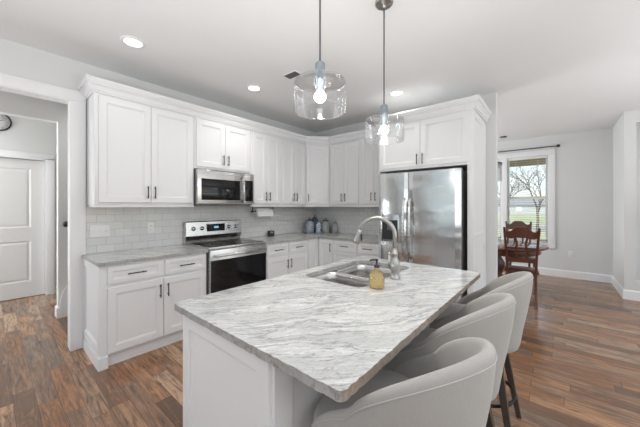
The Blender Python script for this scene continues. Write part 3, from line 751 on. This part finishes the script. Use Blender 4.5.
# backguard leaning back
m = MB(); vs = []
prof = [(RD - .055, .925), (RD - .085, .985), (RD - .100, 1.015), (RD - .085, 1.185), (RD - .075, 1.195), (RD, 1.195), (RD, .925)]
vs = [(0.0, y, z) for y, z in prof] + [(RW, y, z) for y, z in prof]; k = len(prof)
m.add(vs, [tuple(range(k)), tuple(range(2 * k - 1, k - 1, -1))] + [(i, (i + 1) % k, k + (i + 1) % k, k + i) for i in range(k)])
bg = m.build('backguard', 'steel', t)
MB().box(RW * .34, RW * .66, RD - .0985, RD - .09, 1.06, 1.155).xf(Matrix.Translation((0, -.0045, 0))).build('display_panel', 'black_glass', bg)
MB().box(RW * .46, RW * .54, RD - .1045, RD - .1035, 1.10, 1.125).build('clock_display', 'clock_display', bg)
for x in (.09, .20, RW - .20, RW - .09):
    k_ = MB().lathe([(.026, 0), (.026, .006), (.020, .008), (.018, .028), (.0, .030)], n=20); k_.xf(Matrix.Translation((x, RD - .093, 1.105)) @ Matrix.Rotation(pi / 2, 4, 'X')); k_.build('knob', 'chrome', bg)
dr = MB().rbox(.005, RW - .005, -.035, 0, .235, .900, .005).build('oven_door', 'steel', t)
MB().box(.012, RW - .012, -.0375, -.033, .242, .785).build('door_glass', 'black_glass', dr)
m = MB(); m.tube([(.05, -.085, .838), (RW - .05, -.085, .838)], .013, 14)
for x in (.07, RW - .07): m.tube([(x, -.034, .838), (x, -.085, .838)], .010, 10)
m.build('handle', 'steel', dr)
dr = MB().rbox(.005, RW - .005, -.03, 0, .06, .228, .005).build('drawer', 'black_glass', t)
# ------------------------------------------------------------------ microwave
t = thing('microwave', 'stainless steel over-the-range microwave with dark door window', 'microwave', (RX0 - .002, 3.205, 1.402))
MH = .418; MW = RW + .004
MB().box(0, MW, 0, YA - .01 - 3.205, 0, MH).build('body', 'side_grey', t)
MB().box(.01, MW - .01, .02, .3, -.006, 0).build('vent_grille', 'rubber', t)
dr = MB().rbox(.0, MW * .80, -.042, 0, .012, MH - .002, .006).build('door', 'steel', t)
MB().rbox(.045, MW * .72, -.0445, -.040, .06, MH - .105, .002).build('door_window', 'black_glass', dr)
m = MB(); m.tube([(MW * .765, -.045, .045), (MW * .765, -.075, .075), (MW * .765, -.082, MH / 2), (MW * .765, -.075, MH - .085), (MW * .765, -.045, MH - .05)], .011, 12); m.build('handle', 'steel', dr)
cp = MB().rbox(MW * .80 + .002, MW, -.042, 0, .012, MH - .002, .006).build('control_panel', 'steel', t)
MB().rbox(MW * .80 + .014, MW - .02, -.0445, -.040, .05, MH - .09, .002).build('keypad', 'black_glass', cp)

# ------------------------------------------------------------------ fridge
t = thing('refrigerator', 'stainless steel side-by-side refrigerator with water dispenser', 'refrigerator', (3.32, 1.772, 0), -pi / 2)
FW = .985; FD = 4.0 - 3.32
MB().rbox(.006, FW - .006, 0, FD, .02, 1.785, .004).build('body', 'side_grey', t)
sp_ = .395
def fdoor(a, c, z0=.09, z1=1.798):
    # slightly convex door: rounded vertical edges
    pts = []; n = 10; wd = c - a
    pts.append((a, 0)); 
    for i in range(n + 1):
        f = i / n; x = a + wd * f; e = min(f, 1 - f) * wd
        y = -.062 - .010 * (1 - (2 * f - 1) ** 2) + (.018 * (1 - min(e / .02, 1)) ** 2)
        pts.append((x, y))
    pts.append((c, 0)); return MB().prism(pts[::-1], z0, z1, 0, 0, False)
ld = fdoor(.0, sp_ - .003); 
lo = ld.build('freezer_door', 'fridge_steel', t, bevel=.003)
ro = fdoor(sp_ + .003, FW).build('fridge_door', 'fridge_steel', t, bevel=.003)
for par, x in ((lo, sp_ - .035), (ro, sp_ + .040)):
    m = MB(); yy = -.075; zz = [(.76, yy + .005), (.79, yy - .035), (.90, yy - .05), (1.12, yy - .058), (1.34, yy - .05), (1.45, yy - .035), (1.48, yy + .005)]
    m.tube([(x, y, z) for z, y in zz], .014, 12); m.build('handle', 'steel', par)
dz = MB(); dx0, dx1 = .055, .285
dz.rbox(dx0, dx1, -.0785, -.066, .945, 1.285, .004); ds = dz.build('water_dispenser', 'fridge_steel', lo)
MB().box(dx0 + .012, dx1 - .012, -.0795, -.078, .955, 1.215).build('dispenser_recess', 'rubber', ds)
m = MB(); m.box(dx0 + .02, dx1 - .02, -.100, -.079, .955, .972); m.build('drip_tray', 'dark_steel', ds)
m = MB(); m.rbox(dx0 + .085, dx1 - .085, -.095, -.079, 1.09, 1.20, .003); m.build('dispenser_nozzle', 'dark_steel', ds)
MB().box(.01, FW - .01, -.04, 0, .02, .085).build('base_grille', 'rubber', t)
for x in (.04, FW - .04): MB().rbox(x - .03, x + .03, -.05, .06, 1.7865, 1.805, .004).build('hinge_cover', 'side_grey', t)

# ------------------------------------------------------------------ things on the counters
def jar(x, y, h, r, matn, label, lid='knob', name='canister'):
    t = thing(name, label, 'canister', (x, y, .914), 0, 'canisters in the corner')
    MB().lathe([(r * .86, 0), (r * .98, .01), (r, h * .25), (r, h * .58), (r * .86, h * .70), (r * .62, h * .76), (r * .62, h * .78)], n=24).build('jar', matn, t)
    MB().lathe([(r * .70, h * .78), (r * .70, h * .80), (r * .45, h * .87), (r * .15, h * .90), (r * .10, h * .92), (r * .2, h * .95), (r * .18, h * .99), (.001, h)], n=24).build('lid', 'china_dark' if lid == 'knob' else matn, t)
    return t
jar(3.70, 3.38, .27, .078, 'china_bluegrey', 'blue-grey lidded ceramic canister, leftmost in the corner')
jar(3.86, 3.40, .31, .070, 'china_dark', 'dark lidded canister, tallest, behind the small blue and white one')
jar(3.77, 3.23, .22, .050, 'china_blue', 'small blue and white patterned jar at the front of the corner group', 'x')
jar(3.90, 3.17, .26, .078, 'china_grey', 'pale grey lidded ceramic canister, right of the blue and white jar')
jar(3.985, 3.03, .21, .060, 'china_grey', 'plain grey canister at the right end of the corner group', 'x')
t = thing('napkin_holder', 'small dark brown holder with pale packets on the counter right of the range', 'holder', (2.89, 3.47, .914))
m = MB(); m.rbox(-.045, .045, -.03, .03, 0, .012, .003); m.rbox(-.045, .045, .022, .03, .0, .085, .003); m.rbox(-.045, .045, -.03, -.022, 0, .05, .003)
for s_ in (-1, 1): m.rbox(s_ * .041 - .004, s_ * .041 + .004, -.03, .03, 0, .08, .002)
m.build('tray', 'leg_wood', t)
for x in (-.018, .018): MB().rbox(x - .014, x + .014, -.012, .014, .013, .07, .003).build('packet', 'china_grey', t)
# paper towel holder under the cabinet
t = thing('paper_towel_holder', 'black under-cabinet bracket left of the paper towel roll', 'paper towel holder', (2.50, 3.40, 1.377))
m = MB(); m.rbox(-.02, .37, -.015, .015, -.006, .0, .002); m.tube([(-.012, 0, -.003), (-.012, 0, -.068)], .006, 8); m.tube([(.362, 0, -.003), (.362, 0, -.068)], .006, 8); m.build('bracket', 'black', t)
m = MB(); m.tube([(-.025, 0, -.068), (.375, 0, -.068)], .006, 10); m.sphere((-.028, 0, -.068), .014); m.build('rod', 'black', t)
m = MB(); n = 32; ro_, ri_ = .060, .0195
prof = [(ri_, 0), (ro_, 0), (ro_, .29), (ri_, .29), (ri_, 0)]
m.lathe(prof, n=n, cap=False); m.xf(Matrix.Translation((2.535, 3.40, 1.309)) @ Matrix.Rotation(pi / 2, 4, 'Y'))
m.box(2.535, 2.825, 3.339, 3.341, 1.235, 1.309)
tag(m.build('paper_towel_roll', 'paper'), 'white paper towel roll hanging under the cabinet right of the microwave', 'paper towel')

# switch plates and outlets
def plate(loc, rz, w_, gangs, kind, label, name, grp='wall plates'):
    t = thing(name, label, 'switch' if kind == 's' else 'outlet', loc, rz)
    MB().rbox(-w_ / 2, w_ / 2, -.006, 0, -.06, .06, .002).build('cover_plate', 'plastic', t)
    for g in range(gangs):
        x = (g - (gangs - 1) / 2) * .046
        if kind == 's':
            m = MB(); m.rbox(x - .005, x + .005, -.016, -.005, -.010, .012, .002); m.build('toggle', 'plastic', t)
            MB().box(x - .008, x + .008, -.0068, -.0055, -.014, .016).build('toggle_slot', 'plastic', t)
        else:
            for z in (-.022, .022):
                rc = MB().rbox(x - .017, x + .017, -.008, -.005, z - .015, z + .015, .001).build('receptacle', 'plastic', t)
                MB().box(x - .008, x - .005, -.0086, -.0079, z - .005, z + .006).box(x + .005, x + .008, -.0086, -.0079, z - .005, z + .006).build('slot', 'slot', rc)
    return t
plate((.728, YA - .008, 1.135), 0, .165, 3, 's', 'white triple light switch plate on the tile above the left counter', 'light_switch')
plate((1.195, YA - .008, 1.14), 0, .072, 1, 'o', 'white outlet on the tile just left of the range', 'wall_outlet')
plate((XD, -.20, .46), -pi / 2, .075, 1, 'o', 'white outlet low on the grey dining wall right of the window', 'wall_outlet')

# ------------------------------------------------------------------ lights on the ceiling
def can_mk(label, loc):
    t = thing('recessed_light', label, 'ceiling light', loc, 0, 'recessed ceiling lights')
    MB().lathe([(.092, 0), (.090, -.006), (.070, -.010), (.064, -.004), (.064, 0)], n=36, cap=False).build('trim_ring', 'white_trim', t)
    MB().lathe([(.064, -.002), (.062, -.0055), (.001, -.0065)], n=32, cap=False).build('lens', 'can_lens', t)
    return t
c0 = can_mk('round recessed ceiling light above the left end of the wall cabinets', (.796, 2.783, H))
dup(c0, (2.042, 2.765, H), 0, 'round recessed ceiling light above the microwave, left of the air vent')
dup(c0, (3.278, 1.537, H), 0, 'round recessed ceiling light in front of the fridge cabinet, right of the far pendant')
def spot(x, y, e, col=(1, .985, .96), z=H - .03):
    l = bpy.data.lights.new('ceiling_spot', 'SPOT'); l.energy = e; l.spot_size = radians(150); l.spot_blend = .9; l.shadow_soft_size = .06; l.color = col
    o = bpy.data.objects.new('ceiling_spot', l); COL.objects.link(o); o.location = (x, y, z)
for x, y, e in ((.796, 2.783, 4), (2.042, 2.765, 20), (3.278, 1.537, 42)): spot(x, y, e)
for x, y in ((.8, -.6), (3.3, -1.2), (-1.4, 1.5), (5.2, -2.6)): spot(x, y, 12)  # spots added over the unseen part of the room, no fixtures there
spot(-.1, 5.3, 24); spot(.9, 4.3, 12); spot(5.9, 2.6, 26)  # fill spots added for the hall and dining room, no fixtures there
t = thing('ceiling_vent', 'small dark slatted air vent in the ceiling behind the near pendant', 'vent', (2.10, 2.17, H), radians(0))
MB().rbox(-.055, .055, -.095, .095, -.006, 0, .002).build('frame', 'white_trim', t)
MB().box(-.045, .045, -.085, .085, -.0072, -.0058).build('opening', 'vent_grey', t)
m = MB()
for i in range(6): y = -.075 + i * .028; m.box(-.045, .045, y, y + .008, -.011, -.0065)
m.build('louvre', 'vent_grey', t)
t = thing('smoke_detector', 'small dark round fixture on the dining ceiling near the window', 'smoke detector', (6.75, .84, H))
MB().lathe([(.06, 0), (.06, -.015), (.05, -.02), (.001, -.021)], n=24, cap=False).build('cover', 'vent_grey', t)

# pendants
def pendant(x, y, zb_, label):
    t = thing('pendant_light', label, 'pendant light', (x, y, H), 0, 'glass pendants over the island')
    zt_ = zb_ + .155; z = lambda a: a - H
    m = MB(); m.lathe([(.062, 0), (.062, -.012), (.055, -.022), (.012, -.026), (.008, -.045)], n=28, cap=False); m.build('canopy', 'nickel', t)
    MB().tube([(0, 0, -.03), (0, 0, z(zt_ + .09))], .0045, 8).build('cord', 'cord', t)
    m = MB(); m.lathe([(.006, z(zt_ + .095)), (.022, z(zt_ + .092)), (.025, z(zt_ + .085)), (.025, z(zt_ + .035)), (.028, z(zt_ + .03)), (.028, z(zt_ + .004)), (.022, z(zt_ - .002)), (.022, z(zt_ - .045)), (.016, z(zt_ - .05))], n=24)
    m.build('socket', 'socket_metal', t)
    R0 = .133; th = .003
    pr = [(.029, zt_ + .001), (.060, zt_), (R0 - .014, zt_ - .001), (R0 - .004, zt_ - .005), (R0, zt_ - .014), (R0, zb_ + .004), (R0 - .0015, zb_), (R0 - .004, zb_ + .001), (R0 - .0045, zb_ + .004)]
    MB().lathe([(r, z(a)) for r, a in pr], n=56, cap=False).build('glass_shade', 'shade_glass', t)
    b = MB(); b.sphere((0, 0, z(zt_ - .080)), .030, 24, 14, .95); b.build('bulb', 'bulb_on', t)
    l = bpy.data.lights.new('pendant_glow', 'POINT'); l.energy = 6; l.color = (1, .95, .88); l.shadow_soft_size = .04
    o = bpy.data.objects.new('pendant_glow', l); COL.objects.link(o); o.parent = t; o.location = (0, 0, z(zb_ - .01))
    return t
pendant(1.083, .918, 1.868, 'clear glass drum pendant light nearer the camera, left of the two')
pendant(1.762, .914, 1.838, 'clear glass drum pendant light farther away, right of the two')
# dining pendant
t = thing('dining_pendant', 'glass drum pendant over the dining table, half hidden by the fridge wall', 'pendant light', (5.60, .93, H))
MB().lathe([(.065, 0), (.065, -.02), (.01, -.03)], n=24, cap=False).build('canopy', 'brass_rod', t)
MB().tube([(0, 0, -.02), (0, 0, -.66)], .006, 8).build('rod', 'brass_rod', t)
MB().lathe([(.03, -.66), (.22, -.675), (.22, -.695), (.03, -.70)], n=32).build('top_cap', 'brass_rod', t)
MB().lathe([(.215, -.695), (.215, -.985), (.21, -.985), (.21, -.695)], n=40, cap=False).build('glass_shade', 'shade_glass', t)
MB().sphere((0, 0, -.80), .04).build('bulb', 'bulb_on', t)

# ------------------------------------------------------------------ bar stools
def sm(a, b, x): x = max(0, min(1, (x - a) / (b - a))); return x * x * (3 - 2 * x)
def stool(loc, rz, label):
    t = thing('bar_stool', label, 'bar stool', loc, rz, 'upholstered stools at the island')
    ZB, ZT = .53, .998
    N = 72
    def rim(th):   # th: 0 at the back, pi at the front
        a = abs(th) * 180 / pi
        return ZT - .395 * (min(a, 134) / 130) ** 2.05
    def plan(th, f):
        c_, s_ = -cos(th), sin(th); k = sm(-.1, .6, c_); e = 2 / (1.75 + 1.9 * k); b_ = .288 - .005 * k; a_ = .270
        return (f * a_ * math.copysign(abs(s_) ** e, s_), f * b_ * math.copysign(abs(c_) ** e, c_))
    def fl(z, th=0):
        k = sm(60, 130, abs(th) * 180 / pi); q = .76 + .24 * sm(-.15, 1, (z - ZB) / (ZT - ZB)); return q * (1 - k) + .98 * k
    vs = []; rows = 0
    TH = .038
    for i in range(N):
        th = -pi + 2 * pi * i / N; h = rim(th); zi = .60
        col = []
        def pt(z, inset): f = fl(z, th); x, y = plan(th, f); L = math.hypot(x, y); k = (L - inset) / L; col.append((x * k, y * k, z))
        pt(ZB, .06); pt(ZB, .02); pt(ZB + .006, .006); pt(ZB + .03, 0)
        for f in (.25, .5, .75, .93): pt(ZB + .03 + (h - .022 - ZB - .03) * f, 0)
        pt(h - .016, .001); pt(h - .006, .005); pt(h, .013); pt(h, .024); pt(h - .008, .034); pt(h - .022, TH)
        for f in (.35, .7, 1.0): pt(h - .022 + (min(zi, h - .03) - h + .022) * f, TH + .008 * f)
        pt(min(zi, h - .03) - .01, TH + .05)
        rows = len(col); vs += col
    fs = []
    for i in range(N):
        k = (i + 1) % N
        for j in range(rows - 1): fs.append((i * rows + j, k * rows + j, k * rows + j + 1, i * rows + j + 1))
    m = MB(); m.add(vs, fs, True); m.add([vs[i * rows] for i in range(N)], [tuple(range(N))], False)
    m.build('shell', 'stool_fabric', t)
    # seat cushion
    m = MB(); vs = []; prof = [(.80, .585), (.90, .592), (.935, .61), (.945, .635), (.925, .655), (.86, .668), (.6, .674), (.3, .676)]
    for f, z in prof:
        for i in range(48):
            th = -pi + 2 * pi * i / 48; x, y = plan(th, f); k = sm(-.1, .12, y)
            vs.append((x * (.86 + .10 * k), y * (.84 + .17 * k), z))
    fs = []
    for j in range(len(prof) - 1):
        for i in range(48): k = (i + 1) % 48; fs.append((j * 48 + i, j * 48 + k, (j + 1) * 48 + k, (j + 1) * 48 + i))
    fs.append(tuple((len(prof) - 1) * 48 + i for i in range(48))); fs.append(tuple(range(47, -1, -1)))
    m.add(vs, fs, True); m.build('seat', 'stool_fabric', t)
    # piping seam just below the rim, outside
    pts = []
    for i in range(61):
        th = radians(-122 + 244 * i / 60); h = rim(th) - .026; x, y = plan(th, fl(h, th)); L = math.hypot(x, y); k = (L + .0005) / L; pts.append((x * k, y * k, h))
    MB().tube(pts, .0018, 6).build('piping', 'piping_fabric', t)
    # seat frame plate, legs, foot ring
    MB().lathe([(.15, .488), (.165, .49), (.165, .506), (.15, .506)], n=32).build('seat_plate', 'black', t)
    for sx in (-1, 1):
        for sy in (-1, 1): MB().beam((sx * .125, sy * .125, .50), (sx * .205, sy * .205, 0), .040, .026).build('leg', 'leg_wood', t)
    pts = []
    for i in range(48): a = 2 * pi * i / 48; pts.append((.200 * cos(a), .200 * sin(a), .235))
    m = MB().tube(pts, .0095, 8, closed=True)
    m.build('footrest_ring', 'black', t); return t
s0 = stool((.912, .412, 0), radians(-10), 'grey upholstered barrel bar stool nearest the camera')
dup(s0, (1.475, .425, 0), radians(-3), 'grey upholstered barrel bar stool, middle of the three at the island')
dup(s0, (2.045, .395, 0), radians(1), 'grey upholstered barrel bar stool farthest from the camera, by the dining room')

# ------------------------------------------------------------------ dining set
t = thing('dining_table', 'dark cherry round dining table with carved apron in front of the window', 'table', (5.55, .80, 0))
MB().lathe([(.66, .725), (.695, .73), (.705, .74), (.70, .755), (.69, .76), (.001, .76)], n=64, cap=False).build('tabletop', 'cherry_top', t)
m = MB(); n = 64; m.lathe([(.56, .63), (.60, .635), (.615, .66), (.60, .69), (.62, .724), (.56, .724)], n=n); m.build('apron', 'cherry', t)
m = MB(); m.lathe([(.20, .10), (.22, .14), (.12, .20), (.09, .26), (.13, .36), (.14, .44), (.08, .54), (.11, .60), (.20, .63)], n=28); m.build('pedestal', 'cherry', t)
for i in range(4):
    a = pi / 4 + i * pi / 2; c_, s_ = cos(a), sin(a)
    MB().tube([(c_ * .12, s_ * .12, .15), (c_ * .28, s_ * .28, .14), (c_ * .42, s_ * .42, .06), (c_ * .50, s_ * .50, .027)], [.05, .045, .035, .026], 10).build('leg', 'cherry', t)
def dchair(loc, rz, label):
    t = thing('dining_chair', label, 'chair', loc, rz, 'dark cherry dining chairs')   # faces +y, back at y<0
    for s_ in (-1, 1):
        m = MB(); p = [(s_ * .19, -.27, 0), (s_ * .185, -.215, .22), (s_ * .185, -.19, .45), (s_ * .195, -.21, .70), (s_ * .222, -.27, 1.06)]
        for a, b_ in zip(p[:-1], p[1:]): m.beam(a, b_, .034, .034)
        m.sphere((s_ * .223, -.272, 1.075), .02); m.build('back_post', 'cherry', t)
        MB().lathe([(.016, 0), (.014, .02), (.022, .12), (.016, .2), (.024, .34), (.024, .44)], s_ * .2, .19, 12).build('front_leg', 'cherry', t)
    m = MB(); n = 24; top = []; bot = []
    for i in range(n + 1):
        f = -1 + 2 * i / n; x = f * .215; yb_ = -.262 - .02 * (1 - f * f)
        zt_ = 1.035 + .065 * sm(.75, .25, abs(f)) + .012 * (1 if abs(f) > .9 else 0); zb2 = .955 + .02 * cos(f * pi * 1.5)
        top.append((x, yb_, zt_)); bot.append((x, yb_ + .01, zb2))
    vs = []
    for a, c in zip(top, bot): vs += [(a[0], a[1] - .011, a[2]), (a[0], a[1] + .011, a[2]), (c[0], c[1] + .011, c[2]), (c[0], c[1] - .011, c[2])]
    fs = [(0, 1, 2, 3), tuple(n * 4 + k for k in (3, 2, 1, 0))]
    for i in range(n):
        for k in range(4): q = (k + 1) % 4; fs.append((i * 4 + k, i * 4 + 4 + k, i * 4 + 4 + q, i * 4 + q))
    m.add(vs, fs); m.build('crest_rail', 'cherry', t)
    for s_ in (-1, 1):
        m = MB(); p = [(s_ * .085, -.262, .97), (s_ * .055, -.245, .87), (s_ * .075, -.228, .76), (s_ * .06, -.208, .64)]
        for a, b_ in zip(p[:-1], p[1:]): m.beam(a, b_, .030, .030, da=.014, db=.014)
        m.build('splat', 'cherry', t)
    MB().box(-.19, .19, -.215, -.195, .60, .66).build('lower_rail', 'cherry', t)
    MB().box(-.19, .19, -.233, -.217, .78, .815).build('middle_rail', 'cherry', t)
    MB().rbox(-.23, .23, -.20, .23, .44, .475, .012).build('seat', 'cherry', t)
    MB().box(-.20, .20, -.19, .20, .38, .44).build('seat_rail', 'cherry', t)
    return t
c1 = dchair((5.02, .405, 0), radians(-90 + 5), 'dark cherry wooden dining chair with open carved back, nearest the kitchen')
c1.scale = (.88, 1, 1)
dup(c1, (6.33, .52, 0), radians(90 + 12), 'dark cherry dining chair on the window side of the table')

# ------------------------------------------------------------------ hall things
t = thing('wall_clock', 'round black-rimmed white wall clock above the hall door', 'clock', (.072, 6.098, 2.60))
RX = Matrix.Rotation(pi / 2, 4, 'X')
m = MB(); m.lathe([(.120, .0), (.135, .0), (.138, .014), (.134, .021), (.126, .022), (.120, .018)], n=40, cap=False).xf(RX); m.build('rim', 'rubber', t)
m = MB(); m.lathe([(.121, .0), (.121, .0145), (.001, .0146)], n=40).xf(RX); m.build('face', 'plastic', t)
m = MB(); m.beam((0, -.017, 0), (.065, -.017, .028), .006, .003, da=.002, db=.002); m.build('minute_hand', 'rubber', t)
m = MB(); m.beam((0, -.017, 0), (.02, -.017, .05), .008, .004, da=.002, db=.002); m.build('hour_hand', 'rubber', t)
m = MB()
for i in range(12):
    a = pi / 6 * i; m.beam((.092 * sin(a), -.0155, .092 * cos(a)), (.104 * sin(a), -.0155, .104 * cos(a)), .005, .005, da=.001, db=.001)
m.build('hour_marks', 'rubber', t)
t = thing('stair_handrail', 'black end of a stair handrail on the hall wall beside the opening', 'handrail', (.615, 4.68, 1.165))
m = MB(); m.tube([(0, -.01, .0), (.06, -.01, .02), (1.3, -.01, .91)], .030, 12); m.sphere((0, -.01, 0), .036); m.build('rail', 'rubber', t)
for x in (.2, 1.1): m = MB(); m.tube([(x, -.01, .09 + (x - .06) * .717 - .06), (x, .03, .03 + (x - .06) * .717), (x, .059, .03 + (x - .06) * .717)], .008, 8); m.build('bracket', 'black', t)
